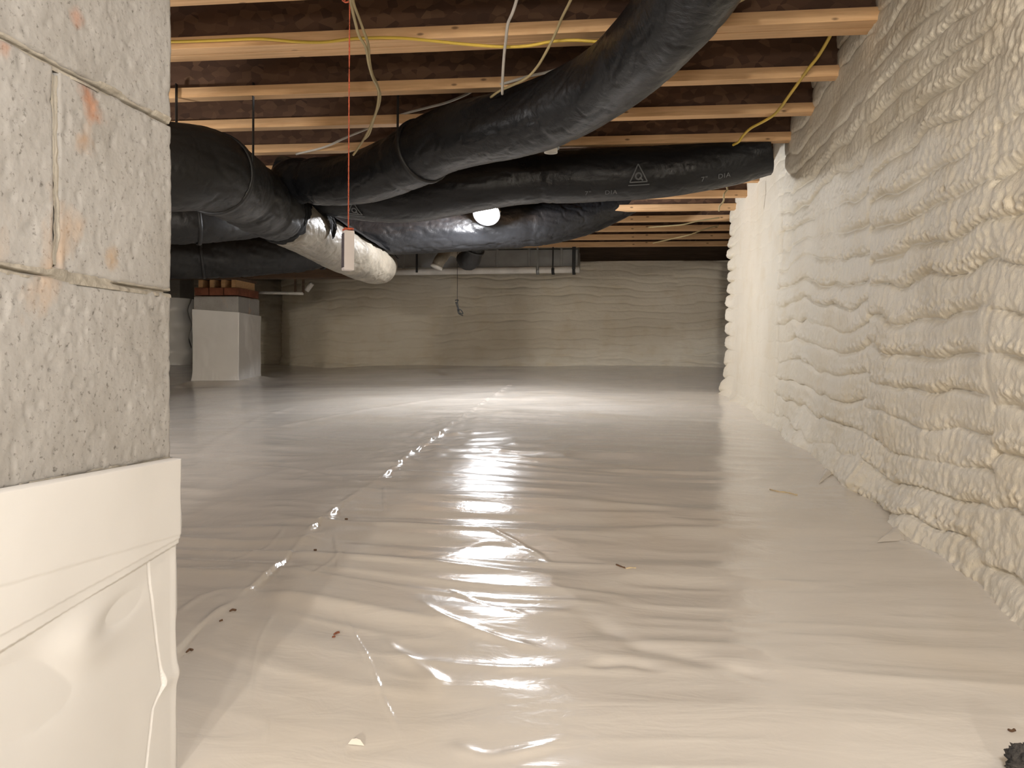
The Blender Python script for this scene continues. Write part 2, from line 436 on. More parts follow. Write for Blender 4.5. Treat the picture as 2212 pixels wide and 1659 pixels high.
# ------------------------------------------------------------ FOAM WALLS
def foam_wall(name, path, z0f, z1, amp, nu, nv, mat, seed, bays, corner=None, dens=None):
    """path: list of (x, y) on the foam face, room on the left of travel direction +Y"""
    P = np.array(path, float)
    seg = np.concatenate([[0], np.cumsum(np.linalg.norm(np.diff(P, axis=0), axis=1))])
    u = dens(seg[-1], nu) if dens else np.linspace(0, seg[-1], nu)
    px = np.interp(u, seg, P[:, 0]); py = np.interp(u, seg, P[:, 1])
    k = 9; ker = np.ones(k)/k                       # soften the bends
    sm = lambda a: np.concatenate([a[:k//2], np.convolve(a, ker, 'valid'), a[-(k//2):]])
    for _ in range(3): px, py = sm(px), sm(py)
    tx, ty = np.gradient(px, u), np.gradient(py, u); L = np.hypot(tx, ty); nx, ny = -ty/L, tx/L
    zb = zbase(px, py)+z0f
    v = np.linspace(0, 1, nv)
    V = zb[:, None]+(z1-zb)[:, None]*v[None, :]; U = u[:, None]+0*V
    bay = np.zeros_like(U); be = np.full(U.shape, 9.0)
    for i, b in enumerate(bays):
        bw = b+.03*vn(V*9, V*0, 0, seed+40+i)
        bay += (U > bw); be = np.minimum(be, np.abs(U-bw))
    hgt = V-zb[:, None]
    sp = .083+.012*vn(bay*3.7, bay*0, 0, seed+3)
    warp = .035*fbm(U*1.7+bay*7, V*2.1, 0, seed, 3)+.010*vn(U*9, V*9, 0, seed+2)
    tt = (V-.045*U*(0 if corner is None else 1)+warp)/sp+bay*.37
    row = np.floor(tt); fr = tt-row
    bead = np.clip(1-np.abs(fr*2-1)**3.6, 0, 1)**.8
    rough = .5+.5*vn(row*2.3, U*2.6, 0, seed+8)
    lump = worley(U/.016+.3*vn(U*30, V*30, 0, seed), V/.021, seed+5)
    lump2 = worley(U/.042, V/.036, seed+6)
    big = fbm(U*3.1, V*4.3, 0, seed+12, 2)
    dropm = sst(.55, .2, fr)*sst(0, .08, fr)        # drips on the lower edge of every bead
    wet = .5+.5*vn(U*1.9+4, V*3.3, 0, seed+17)
    cdep = .25+.95*sst(.25, .75, rough)
    wB = .8*np.exp(-(be/.05)**2)*(.6+.6*vn(V*7, U*5, 0, seed+55))
    cdep = cdep*(1-np.clip(wB, 0, 1))
    d = amp*(1-cdep*(1-bead))
    d += amp*.16*1.5*(1-np.clip(lump*1.3, 0, 1))*(.25+1.6*dropm*cdep+.8*wet)
    d += amp*.35*(1-np.clip(lump2*1.2, 0, 1)**2)*sst(.32, .05, hgt/1.0)
    d += amp*.75*big
    d += amp*.10*vn(U*75, V*22, 0, seed+9)*(.4+wet)
    d -= amp*.25*np.exp(-(be/.018)**2)*rough
    # thicker, lumpier foot where foam laps the ground sheet
    d += (.045+.03*fbm(U*5, V*0, 0, seed+30, 2))*sst(.20, .0, hgt)*min(1, amp/.02)
    if corner is not None:
        cs, ce = corner
        smz = sst(cs-.03, cs+.10, U)*(1-sst(ce-.30, ce-.05, U))
        edge = np.exp(-((U-ce)/.10)**2)
        d = d*(1-.85*smz*sst(.03, .10, hgt))+edge*amp*1.3*bead-.02*np.exp(-((U-cs)/.03)**2)*sst(.04, .12, hgt)
        # smoother strip of thin foam under the joists
        top = sst(ZC+HJ-.26, ZC+HJ-.12, V)*(1-smz)
        d = d*(1-.45*top)
    G = np.stack([px[:, None]+nx[:, None]*d, py[:, None]+ny[:, None]*d, V], -1)
    return grid(name, G, mat, flip=True)
# right wall: from behind the camera to the outside corner, then the return
rp = [(.70, -6.5), (.685, .3), (.672, 1.6), (.655, 2.6), (.635, 3.98), (.622, 4.06), (.572, 5.62), (.60, 5.72), (.80, 5.78), (1.5, 5.8)]
RS = np.concatenate([[0], np.cumsum(np.linalg.norm(np.diff(np.array(rp), axis=0), axis=1))])
def dens(L, n):
    # more columns where the wall is close
    yv = np.linspace(0, 1, n-24)
    a = (.55*np.exp(yv*math.log(5.9/.55)))-.55
    a = a/a[-1]*(L-6.9)+6.9
    return np.concatenate([np.linspace(0, 6.88, 24), a])
wr = struct(foam_wall('wall_right', rp, -.06, ZC+HJ+.30, .0165, 900, 560, M['foam'], 3, [RS[1]+.30, RS[1]+1.38, RS[1]+2.25], (RS[4], RS[6]), dens))
# far wall
a = at(697, 700, Y=7.75); b = at(608, 700, Y=8.25)
fpth = [(3.2, 7.8), (a.x+.02, 7.78), (a.x-.06, 7.84), (b.x, 8.28), (b.x-.1, 8.5), (b.x-.05, 9.5)]
fpth = fpth
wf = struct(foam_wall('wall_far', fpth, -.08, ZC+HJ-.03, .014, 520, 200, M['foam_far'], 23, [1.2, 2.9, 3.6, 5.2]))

# ------------------------------------------------------------ room shell beyond
def quad(name, pts, mat): return struct(mesh(name, pts, [(0, 1, 2, 3)], mat))
ZT = ZC+HJ+.302
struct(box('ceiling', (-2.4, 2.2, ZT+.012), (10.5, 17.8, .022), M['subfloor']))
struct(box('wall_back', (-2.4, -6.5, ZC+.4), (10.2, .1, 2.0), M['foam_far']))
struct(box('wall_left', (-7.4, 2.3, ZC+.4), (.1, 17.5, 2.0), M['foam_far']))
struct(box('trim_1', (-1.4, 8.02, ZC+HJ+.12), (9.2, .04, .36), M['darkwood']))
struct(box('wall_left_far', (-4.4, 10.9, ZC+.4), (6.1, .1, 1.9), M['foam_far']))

# ------------------------------------------------------------ JOISTS
jy = (786.5-90)                                     # far lower edge of the doubled joist at x = 1500
JA = at(1500, 90, z=ZC+HJ)
JYAW = math.radians(1.1)
def joist(k, label, dy=0.0, x0=-6.2, x1=.72, group='wooden I-joists of the floor above'):
    wfl = .052
    yc = JA.y+.406*k-wfl/2+dy
    xr = JA.x
    L = x1-x0; cx = (x0+x1)/2
    if k >= 8: L += 1.2; cx += .6
    yl = yc+(cx-xr)*math.tan(JYAW)
    t_ = tag(empty('floor_joist', (cx, yl, ZC+HJ)), label, 'joist', group)
    def part(name, cz, sy, sz, mat):
        return box(name, (cx, yl, cz), (L, sy, sz), mat, t_, rz=JYAW, bev=.002 if mat is M['flange'] else 0)
    part('bottom_flange', ZC+HJ+.019, wfl, .038, M['flange'])
    part('web', ZC+HJ+.151, .011, .232, M['osb'])
    part('top_flange', ZC+HJ+.283, wfl, .036, M['flange'])
    return t_
joist(-2, 'wooden I-joist overhead behind the photographer, two before the doubled joist')
joist(-1, 'pale wooden I-joist at the very top left edge, just before the doubled joist')
joist(0, 'near member of the doubled wooden joist, bright orange face with the yellow cable along it', -.056)
joist(0, 'rear member of the doubled wooden joist, only its greyish underside showing', 0)
names = ['wooden I-joist directly behind the doubled joist, crossed by the paired tan cables',
 'wooden I-joist second behind the doubled joist, crossed low by the pale diagonal cable',
 'wooden I-joist third behind the doubled joist, right above the printed black duct',
 'wooden I-joist behind the printed black duct, showing only as a pale sliver between two ducts',
 'wooden I-joist just beneath the printed duct right end, short wire over it',
 'brightly lit orange wooden joist just right of the glaring lamp',
 'wooden I-joist directly behind the brightly lit orange one, meeting the rear black duct',
 'wooden I-joist second behind the brightest orange one, pale wire across it',
 'wooden I-joist third behind the brightly lit orange one, under the right ceiling',
 'wooden I-joist next to last before the far foam wall',
 'last wooden I-joist before the far foam wall, in deep shade']
for k, nm in enumerate(names): joist(k+1, nm)

# ------------------------------------------------------------ NEAR BLOCK PIER
dC = .203*F/362
PC = at(371, 632, d=dC)                              # far right corner of the pier on a bed joint
XF, YC, ZJ = PC.x, PC.y, PC.z
HB = .203
pier = tag(empty('block_pier', (XF-.2, YC-.2, ZC-.52)), 'near rough concrete block pier filling the left edge, white plastic around its foot', 'pier')
def rough_block(y0, y1, z0_, z1_, x0, x1, seed, parent, name='concrete_block', mat=None, res=.003, amp=.0022):
    """rounded, chipped block: displaced grid over the +X face and around the +Y end, closed box behind"""
    rr = .0045
    ys = np.linspace(y0, y1, max(4, int((y1-y0)/res))); zs = np.linspace(z0_, z1_, max(4, int((z1_-z0_)/res)))
    Yg, Zg = np.meshgrid(ys, zs, indexing='ij')
    def ed(a, lo, hi):
        q = np.minimum(a-lo, hi-a); q = np.clip(q/rr, 0, 1); return rr*(1-np.sqrt(np.clip(1-(1-q)**2, 0, 1)))
    wob = .5+.9*vn(Yg*40, Zg*40, 0, seed+2)
    e = (ed(Yg, y0, y1)+ed(Zg, z0_, z1_))*np.clip(wob+.5, .4, 2.2)
    dd = .22*amp*fbm(Yg*55, Zg*55, 0, seed, 4, .65)+.0010*fbm(Yg*9, Zg*9, 0, seed+5, 2)
    pit = vn(Yg*110, Zg*110, 0, seed+7); dd -= .0016*sst(.62, .85, pit)
    chip = sst(.35, .75, vn(Yg*17, Zg*17, 0, seed+9))*np.clip(ed(Yg, y0-.006, y1+.006)+ed(Zg, z0_-.006, z1_+.006), 0, 1)*0
    G = np.stack([x1-e+dd-chip, Yg, Zg], -1)
    # outer ring folds back to close the block
    def ring(x):
        R = G.copy(); R[..., 0] = x
        return R
    V = [G.reshape(-1, 3)]; n, m = G.shape[:2]
    idx = np.arange(n*m).reshape(n, m)
    faces = []
    for i in range(n-1):
        a_ = idx[i]; b_ = idx[i+1]
        faces += [(int(a_[j]), int(b_[j]), int(b_[j+1]), int(a_[j+1])) for j in range(m-1)]
    per = [(i, 0) for i in range(n)]+[(n-1, j) for j in range(1, m)]+[(i, m-1) for i in range(n-2, -1, -1)]+[(0, j) for j in range(m-2, 0, -1)]
    pid = [int(idx[p]) for p in per]; base = n*m
    rings = [x1-.012, x1-.05, x1-.1, x0]
    prev = pid
    for rx in rings:
        pts = np.array([G[p] for p in per]); pts[:, 0] = rx
        jit = .0014*vn(pts[:, 1]*90, pts[:, 2]*90, rx*90, seed+1)
        for q in range(len(pts)):
            if abs(pts[q, 1]-y1) < 1e-6: pts[q, 1] += jit[q]
        V.append(pts); cur = list(range(base, base+len(pts))); base += len(pts)
        for q in range(len(cur)):
            q2 = (q+1) % len(cur); faces.append((prev[q2], prev[q], cur[q], cur[q2]))
        prev = cur
    faces.append(tuple(prev))
    o = mesh(name, np.concatenate(V), faces, mat or M['block'], parent)
    o.data.polygons.foreach_set('use_smooth', [len(p.vertices) == 4 for p in o.data.polygons])
    return o
g = .0022
for c in range(-4, 6):
    zb_, zt_ = ZJ+HB*c+g, ZJ+HB*(c+1)-g
    if zb_ > ZC+HJ-.02: break
    zt_ = min(zt_, ZC+HJ-.002)
    if c % 2 == 0 and c >= 0:
        rough_block(YC-.197+.0-.0+.0, YC, zb_, zt_, XF-.40, XF, 50+c, pier)
        rough_block(YC-.40, YC-.197-.007, zb_, zt_, XF-.40, XF+.0012, 70+c, pier)
    elif c in (-1, 1, -2):
        rough_block(YC-.40, YC, zb_, zt_, XF-.197, XF, 90+c, pier)
        box('concrete_block', (XF-.30, YC-.2, (zb_+zt_)/2), (.19, .39, zt_-zb_), M['block'], pier, bev=.003)
    else:
        box('concrete_block', (XF-.1, YC-.2, (zb_+zt_)/2), (.19, .39, zt_-zb_), M['block'], pier, bev=.003)
        box('concrete_block', (XF-.30, YC-.2, (zb_+zt_)/2), (.19, .39, zt_-zb_), M['block'], pier, bev=.003)
# mortar: recessed body with smeared beads along the joints
def mortar_strip(y0, y1, z0_, z1_, seed, name='mortar'):
    n, m = max(16, int((y1-y0)/.0025)), max(16, int((z1_-z0_)/.0025))
    ys = np.linspace(y0, y1, n); zs = np.linspace(z0_, z1_, m)
    Yg, Zg = np.meshgrid(ys, zs, indexing='ij')
    long_y = (y1-y0) > (z1_-z0_)
    q = (Zg-(z0_+z1_)/2)/((z1_-z0_)/2) if long_y else (Yg-(y0+y1)/2)/((y1-y0)/2)
    sL = Yg if long_y else Zg
    d = -.0012+.0022*vn(sL*22, q*1.2, 0, seed)+.0010*vn(Yg*120, Zg*120, 0, seed+1)
    d -= .012*np.exp(-((q-.4*vn(sL*14, q*0, 0, seed+2))/.16)**2)*sst(-.7, -.2, vn(sL*9, q*0, 0, seed+3))
    G = np.stack([XF+d, Yg, Zg], -1)
    return grid(name, G, M['mortar'], pier)
for c in range(-2, 5):
    mortar_strip(YC-.40, YC-.001, ZJ+HB*c-.0065, ZJ+HB*c+.0065, 200+c)
mortar_strip(YC-.2045, YC-.1965, ZJ+.01, ZJ+HB-.01, 230)
mortar_strip(YC-.2045, YC-.1965, ZJ+2*HB+.01, ZJ+3*HB-.01, 231)
box('mortar', (XF-.2, YC-.2, ZC+.21), (.385, .388, 1.46), M['mortar'], pier)

# plastic wrapped round its foot
def near_wrap():
    top_r = at(370, 990, X=XF+.004).z; top_l = at(0, 1056, X=XF+.004); sl = (top_l.z-top_r)/(top_l.y-YC)
    n, m = 330, 300
    ys = np.linspace(YC-.42, YC, n); vv = np.linspace(0, 1, m)
    Yg = ys[:, None]+0*vv[None, :]
    zt = top_r+sl*(Yg-YC); z_b = ZC-.56
    Zg = z_b+(zt-z_b)*vv[None, :]
    def w(px, py):
        p = at(px, py, X=XF+.006); return (p.y, p.z)
    def line_side(a_, b_):
        (ay, az), (by, bz) = a_, b_
        L = math.hypot(by-ay, bz-az)
        return ((Yg-ay)*(bz-az)-(Zg-az)*(by-ay))/L, ((Yg-ay)*(by-ay)+(Zg-az)*(bz-az))/L**2
    d = .0045+.0012*fbm(Yg*7, Zg*7, 0, 301, 2)
    # upper band laps over the lower sheet along two slanting lines
    s1, _ = line_side(w(0, 1262), w(370, 1158)); d += .0012*sst(.0007, -.0007, s1)
    s2, _ = line_side(w(0, 1368), w(372, 1168)); d += .0016*sst(.0007, -.0007, s2)
    s3, t3 = line_side(w(0, 1405), w(372, 1180)); lap = sst(.0008, -.0008, s3)
    d += .0050*lap
    # bulging slack sheet under it
    low = 1-lap
    p1 = w(180, 1390); d += low*.013*np.exp(-(((Yg-p1[0])/.05)**2+((Zg-p1[1])/.035)**2))
    p2 = w(60, 1500); d -= low*.010*np.exp(-(((Yg-p2[0]+.3*(Zg-p2[1]))/.09)**2+((Zg-p2[1])/.028)**2))
    p3 = w(250, 1330); d -= low*.008*np.exp(-(((Yg-p3[0])/.04)**2+((Zg-p3[1]-.2*(Yg-p3[0]))/.014)**2))
    # corner strip folded round from the far face
    c0, c1, c2 = w(325, 1235), w(338, 1345), w(352, 1480)
    cy = np.interp(Zg, [z_b, c2[1]-.02, c2[1], c1[1], c0[1]], [c2[0]-.05, c2[0]-.02, c2[0], c1[0], c0[0]])
    strip = sst(-.0004, .0004, Yg-cy-.002*vn(Zg*60, Zg*0, 0, 77))*low
    d -= .0012*np.exp(-((Yg-cy+.001)/.0012)**2)*low
    d += strip*(.0007+.004*np.exp(-((Zg-c2[1]-.005)/.012)**2))
    d += .0008*sst(YC-.012, YC, Yg)*low
    d = np.maximum(d, .0025)
    d = np.where(vv[None, :] > .999, .0015, d)
    G = np.stack([XF+d, Yg, Zg], -1)
    # turn the corner onto the far face
    last = G[-1]
    ex = []
    for x_, y_ in ((.0, .004), (-.012, .0075), (-.15, .006), (-.41, .006)):
        q = last.copy(); q[:, 0] = (XF+x_) if x_ else (last[:, 0]-.001); q[:, 1] = YC+y_
        q[:, 1] += .0022*vn(last[:, 2]*30, last[:, 2]*0, x_*10, 88); ex.append(q)
    G = np.concatenate([G, np.array(ex)], 0)
    o = grid('plastic_wrap', G, M['wrap'], pier); o['label'] = 'smooth white plastic wrap with overlapping folds'
near_wrap()

# ------------------------------------------------------------ FAR WRAPPED PIER
fx0, fx1, fy0, fy1 = PA.x-.395, PA.x, PA.y, PA.y+.38
pbz = ZC-.24
fpier = tag(empty('block_pier', ((fx0+fx1)/2, (fy0+fy1)/2, pbz)), 'far block pier with red bricks on top and white sheet around its foot', 'pier')
ztop = at(515, 640, Y=fy0).z
zz = pbz; c = 0
nb = int(round((ztop-pbz)/.2)); hb = (ztop-pbz)/nb
for c in range(nb):
    if c % 2 == 0:
        for sx in (0, 1): box('concrete_block', (fx0+.099+.197*sx, (fy0+fy1)/2, pbz+hb*(c+.5)), (.19, .375, hb-.01), M['block'], fpier, bev=.004)
    else:
        for sx in (0, 1): box('concrete_block', ((fx0+fx1)/2, fy0+.095+.19*sx, pbz+hb*(c+.5)), (.39, .184, hb-.01), M['block'], fpier, bev=.004)
box('mortar', ((fx0+fx1)/2, (fy0+fy1)/2, (pbz+ztop)/2), (.38, .365, ztop-pbz), M['mortar'], fpier)
for i in range(2):
    for q in range(3):
        box('brick', (fx0+.065+.131*q, fy0+.095+.19*i, ztop+.04), (.12, .18, .062), M['brick'], fpier, bev=.003, jit=.0015)
for i, sx in enumerate((.05, .15, .25, .34)):
    box('shim', (fx0+sx, (fy0+fy1)/2, ztop+.105), (.035, .34, .062), M['flange'], fpier)
box('cap_board', ((fx0+fx1)/2, (fy0+fy1)/2, ztop+.147), (.36, .34, .022), M['darkwood'], fpier)
def far_wrap():
    cs = [(fx0-.008, fy1), (fx0-.008, fy0-.008), (fx1+.008, fy0-.008), (fx1+.008, fy1+.01), (fx0-.008, fy1+.01)]
    P = np.array(cs); seg = np.concatenate([[0], np.cumsum(np.linalg.norm(np.diff(P, axis=0), axis=1))])
    u = np.linspace(0, seg[-1], 260); px = np.interp(u, seg, P[:, 0]); py = np.interp(u, seg, P[:, 1])
    zl, zc, zr = at(415, 668, Y=fy0).z, at(515, 675, Y=fy0).z, at(557, 683, Y=fy1).z
    zt = np.interp(u, [0, seg[1], seg[2], seg[3], seg[4]], [zl, zl, zc, zr, zl])
    v = np.linspace(0, 1, 90); V = (pbz-.03)+(zt-(pbz-.03))[:, None]*v[None, :]
    U = u[:, None]+0*V
    cx, cy = (fx0+fx1)/2, (fy0+fy1)/2
    d = .006*fbm(U*6, V*4, 0, 401, 3)+.035*np.exp(-(V-pbz-.02)/.03*1.0)*(V > pbz-.04)+.003*vn(U*60, V*3, 0, 402)*sst(pbz+.2, pbz, V)
    d = np.clip(d, -.003, .06)
    dx, dy = px-cx, py-cy; L = np.hypot(dx, dy)
    G = np.stack([px[:, None]+(dx/L)[:, None]*d, py[:, None]+(dy/L)[:, None]*d, V], -1)
    o = grid('plastic_wrap', G, M['wrap'], fpier, flip=False); o['label'] = 'white plastic wrap flaring at its foot'
far_wrap()
# white wrapped pier glimpsed behind the near pier, and the dark wall end next to it
q0 = at(392, 700, Y=8.6)
wp = tag(empty('wrapped_pier', (q0.x-.2, 8.8, ZC-.25)), 'sliver of a bulging white wrapped pier just beyond the near pier edge', 'pier')
n, m = 60, 50
th = np.linspace(0, 2*math.pi, n); v = np.linspace(0, 1, m)
TH, VV = np.meshgrid(th, v, indexing='ij')
Rr = .2+.018*np.sin(VV*19+1)+.015*vn(TH*2, VV*9, 0, 71); Rr = Rr*(1+.12*np.abs(np.sin(2*TH)))
grid('plastic_wrap', np.stack([q0.x-.21+Rr*np.cos(TH), 8.8+Rr*np.sin(TH), ZC-.25+(.93)*VV], -1), M['wrap'], wp, flip=True)
box('concrete_block', (q0.x-.2, 8.8, ZC+.82), (.3, .3, .28), M['block'], wp, bev=.004)
q1 = at(388, 700, Y=9.4); q2 = at(600, 700, Y=9.9)
def dark_seg():
    pth = [(q2.x+.6, 10.2), (q2.x, 9.9), (q1.x+.5, 9.6), (q1.x, 9.4), (q1.x-.05, 9.7)]
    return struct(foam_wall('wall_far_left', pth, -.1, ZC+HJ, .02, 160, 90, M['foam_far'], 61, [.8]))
dark_seg()

# ------------------------------------------------------------ DUCTS
def wrinkle(seed, a=.004, creases=()):
    def f(S, TH):
        cx, cy = np.cos(TH), np.sin(TH)
        d = a*1.2*fbm(cx*1.6+S*2.2, cy*1.6, S*2.4, seed, 3)
        r = np.abs(vn(cx*3+S*9, cy*3, S*7, seed+4)); d = d-a*1.1*np.exp(-(r/.10)**2)
        r2 = np.abs(vn(cx*5.5, cy*5.5, S*24+2*vn(cx*2, cy*2, S*2, seed+8), seed+5)); d = d-a*.6*np.exp(-(r2/.12)**2)
        for c, w, h in creases:
            d = d+h*np.exp(-((S-c)/w)**2)+.25*abs(h)*np.exp(-((S-c)/(w*3))**2)*vn(TH*7/math.pi, S*40, 0, seed+7)
        return d
    return f
def duct(name, pl, mat, label, seed, a=.004, creases=(), n=320, m=110, cat='duct', group=None):
    pts = [at(p[0], p[1], d=p[2]) for p in pl]; rad = [p[3] for p in pl]
    mid = pts[len(pts)//2]
    t_ = tag(empty(name, tuple(mid)), label, cat, group)
    o, fr = tube('jacket', [tuple(p) for p in pts], rad, mat, t_, n=n, m=m, disp=wrinkle(seed, a, creases))
    return t_, fr
def strap(parent, fr, u, w=.03, up=True, mat=None, th_=.0035):
    c, T, Nn, B, s, r = fr
    i = int(u*(len(c)-1)); k = 40; ang = np.linspace(0, 2*math.pi, k, endpoint=False)
    ww = np.array([-w/2, -w/2, w/2, w/2]); off = np.array([-.004, th_, th_, -.004])
    G = np.zeros((5, k, 3))
    for q in range(5):
        qq = q % 4
        G[q] = c[i]+T[i]*ww[qq]+Nn[i]*(np.cos(ang)*(r[i]+off[qq]+.003))[:, None]+B[i]*(np.sin(ang)*(r[i]+off[qq]+.003))[:, None]
    grid('hanger_strap', G, mat or M['black_plain'], parent, closed=True)
    if up:
        z_a = c[i][2]+r[i]*.2; zb_ = ZC+HJ+.05
        for sg in (-1, 1):
            p = c[i]+B[i]*r[i]*sg*1.0
            if zb_-z_a > .02: box('hanger_strap', (p[0], p[1], (z_a+zb_)/2), (.003, w*.5, zb_-z_a), mat or M['black_plain'], parent, rz=math.atan2(B[i][1], B[i][0]))
    return i
d1, f1 = duct('flexible_duct', [(1600, -230, 1.62, .105), (1520, -60, 1.86, .106), (1443, 50, 2.08, .106), (1330, 160, 2.42, .106), (1230, 222, 2.66, .112), (1120, 264, 2.88, .118), (970, 300, 3.12, .121), (880, 345, 3.3, .120), (800, 378, 3.42, .110), (715, 392, 3.55, .102), (640, 392, 3.66, .10), (608, 410, 3.75, .09)],
    M['black'], 'big shiny black flexible duct curving from top right down to the left', 501, .0022, ((1.15, .02, -.003), (2.02, .02, -.004), (2.55, .03, -.01)), n=420)
strap(d1, f1, .60, w=.022)
d2, f2 = duct('flexible_duct', [(180, 355, 2.75, .158), (290, 358, 2.85, .158), (375, 361, 2.93, .155), (445, 368, 3.05, .150), (505, 400, 3.3, .146), (560, 437, 3.55, .140), (602, 462, 3.72, .128)],
    M['blackm'], 'thick matte black duct coming from behind the near pier and bending down', 521, .0028, ((.78, .03, -.012), (.98, .03, -.01)), n=260)
strap(d2, f2, .55, up=True)
def foldline(fr): return None
d3, f3 = duct('flexible_duct', [(600, 390, 4.0, .12), (720, 412, 4.0, .122), (870, 425, 3.93, .122), (1000, 405, 3.87, .122), (1120, 386, 3.84, .121), (1260, 380, 3.80, .12), (1400, 373, 3.78, .118), (1500, 360, 3.76, .115), (1590, 344, 3.75, .112), (1655, 328, 3.74, .106)],
    M['black'], 'black flexible duct with grey printed triangle and DIA lettering under the joists', 541, .002, ((1.3, .02, -.006),), n=360)
d4, f4 = duct('flexible_duct', [(700, 480, 5.1, .12), (800, 504, 5.2, .135), (920, 497, 5.28, .145), (1060, 487, 5.32, .15), (1170, 482, 5.34, .14), (1250, 472, 5.38, .12), (1320, 446, 5.42, .11), (1390, 410, 5.42, .10)],
    M['black'], 'rear black duct behind the glaring lamp, glinting, rising at its right end', 561, .004, ((1.3, .03, -.008),), n=260)
d5, f5 = duct('flexible_duct', [(598, 462, 3.72, .118), (640, 487, 3.95, .122), (690, 514, 4.25, .122), (740, 541, 4.6, .122), (785, 562, 5.0, .124), (815, 575, 5.35, .118), (828, 575, 5.8, .10)],
    M['foil'], 'grey foil jacketed duct section sloping away, torn black jacket around it', 581, .0035, ((.08, .02, -.006),), n=220)
# black torn collars on the foil duct
def torn(fr, parent, u0, u1_, a0, a1, seed, name='torn_jacket', jag=.12):
    c, T, Nn, B, s, r = fr
    k, n_ = 60, 14
    ang = np.linspace(a0, a1, k); G = np.zeros((n_, k, 3))
    for j in range(k):
        ue = u1_+jag*(.5*vn(np.array([j*.35]), np.array([0.]), 0, seed)[0]+.5*((j*7 % 11)/11-.5))
        for q in range(n_):
            u = u0+(ue-u0)*q/(n_-1); x = u*(len(c)-1); i = int(max(0, min(len(c)-2, x)))
            rr_ = r[i]+.0075+.002*math.sin(j*1.3+q)
            G[q, j] = c[i]+Nn[i]*math.cos(ang[j])*rr_+B[i]*math.sin(ang[j])*rr_
    o = grid(name, G, M['torn'], parent); return o
def torn2(fr, parent, u0, u1_, tmax, seed):
    c, T, Nn, B, s, r = fr
    n_, k = 60, 24; G = np.zeros((n_, k, 3))
    for q in range(n_):
        u = u0+(u1_-u0)*q/(n_-1); i = int(max(0, min(len(c)-1, u*(len(c)-1))))
        tm = tmax(q/(n_-1))+.07*float(vn(np.array([q*.33]), np.array([0.]), 0, seed)[0])
        for j in range(k):
            a_ = -1.0+(tm+1.0)*j/(k-1); rr_ = r[i]+.0145+.003*math.sin(j*.9+q*.31)+.006*(j == k-1)
            G[q, j] = c[i]+Nn[i]*math.cos(a_)*rr_+B[i]*math.sin(a_)*rr_
    return grid('torn_jacket', G, M['torn'], parent)
torn(f5, d5, -.02, .05, 0, 2*math.pi, 5, jag=.03)
tri = lambda t_, p: max(0, 1-abs(t_-p)/(p if t_ < p else 1-p))
torn2(f5, d5, .0, .12, lambda t_: 2.0-1.4*t_, 9)
torn2(f5, d5, .14, .31, lambda t_: .5+1.45*tri(t_, .6)**1.3, 12)
torn2(f5, d5, .31, 1.0, lambda t_: .95+.15*t_, 15)
d6, f6 = duct('flexible_duct', [(200, 470, 4.3, .12), (330, 478, 4.35, .12), (450, 478, 4.45, .118), (560, 470, 4.7, .11), (640, 450, 4.9, .10)],
    M['blackm'], 'black duct passing behind and below the thick left duct', 601, .0045, (), n=160, m=60)
d7, f7 = duct('flexible_duct', [(200, 556, 5.4, .145), (340, 556, 5.4, .145), (470, 552, 5.5, .145), (590, 548, 5.6, .145), (690, 540, 5.75, .13), (770, 520, 5.9, .11)],
    M['blackm'], 'lowest black duct running above the far wrapped pier', 621, .006, (), n=200, m=60)
d8, f8 = duct('flexible_duct', [(1035, 474, 5.72, .05), (1030, 520, 5.7, .06), (1020, 550, 5.75, .07), (1012, 562, 5.8, .075), (1000, 560, 5.9, .05)],
    M['blackm'], 'short sagging black duct elbow hanging below the lamp glare', 641, .003, (), n=60, m=40)

strap(d6, f6, .45, w=.02); strap(d7, f7, .35, w=.02); strap(d7, f7, .8, w=.02); strap(d8, f8, .4, w=.015)
# printed marks on the black duct (flat print lying on the jacket)
def on_duct(fr, S0, a0, pts2, lift=.0075):
    """map (u along duct, v around) metres to the jacket surface"""
    c, T, Nn, B, s, r = fr
    out = []
    for u, v in pts2:
        ss = S0+u; cc = np.array([np.interp(ss, s, c[:, k]) for k in range(3)])
        i = int(np.clip(np.searchsorted(s, ss), 1, len(s)-2)); R = np.interp(ss, s, r)
        a_ = a0+v/R; out.append(cc+Nn[i]*math.cos(a_)*(R+lift)+B[i]*math.sin(a_)*(R+lift))
    return out
def s_at_px(fr, px):
    c, T, Nn, B, s, r = fr
    best = min(range(len(c)), key=lambda i: abs((Vector(c[i])-CAM).dot(RT)/(Vector(c[i])-CAM).dot(FW)*F+W/2-px))
    return s[best]
def text_pts(txt, size, ext=0.0):
    cu = bpy.data.curves.new('t', 'FONT'); cu.body = txt; cu.size = size; cu.align_x = 'CENTER'; cu.space_character = 1.15
    to = bpy.data.objects.new('t', cu); C.objects.link(to)
    bpy.context.view_layer.update()
    me = to.evaluated_get(bpy.context.evaluated_depsgraph_get()).to_mesh()
    vs_ = [(v.co.x, v.co.y) for v in me.vertices]; fs = [tuple(p.vertices) for p in me.polygons]
    to.to_mesh_clear(); bpy.data.objects.remove(to)
    return vs_, fs
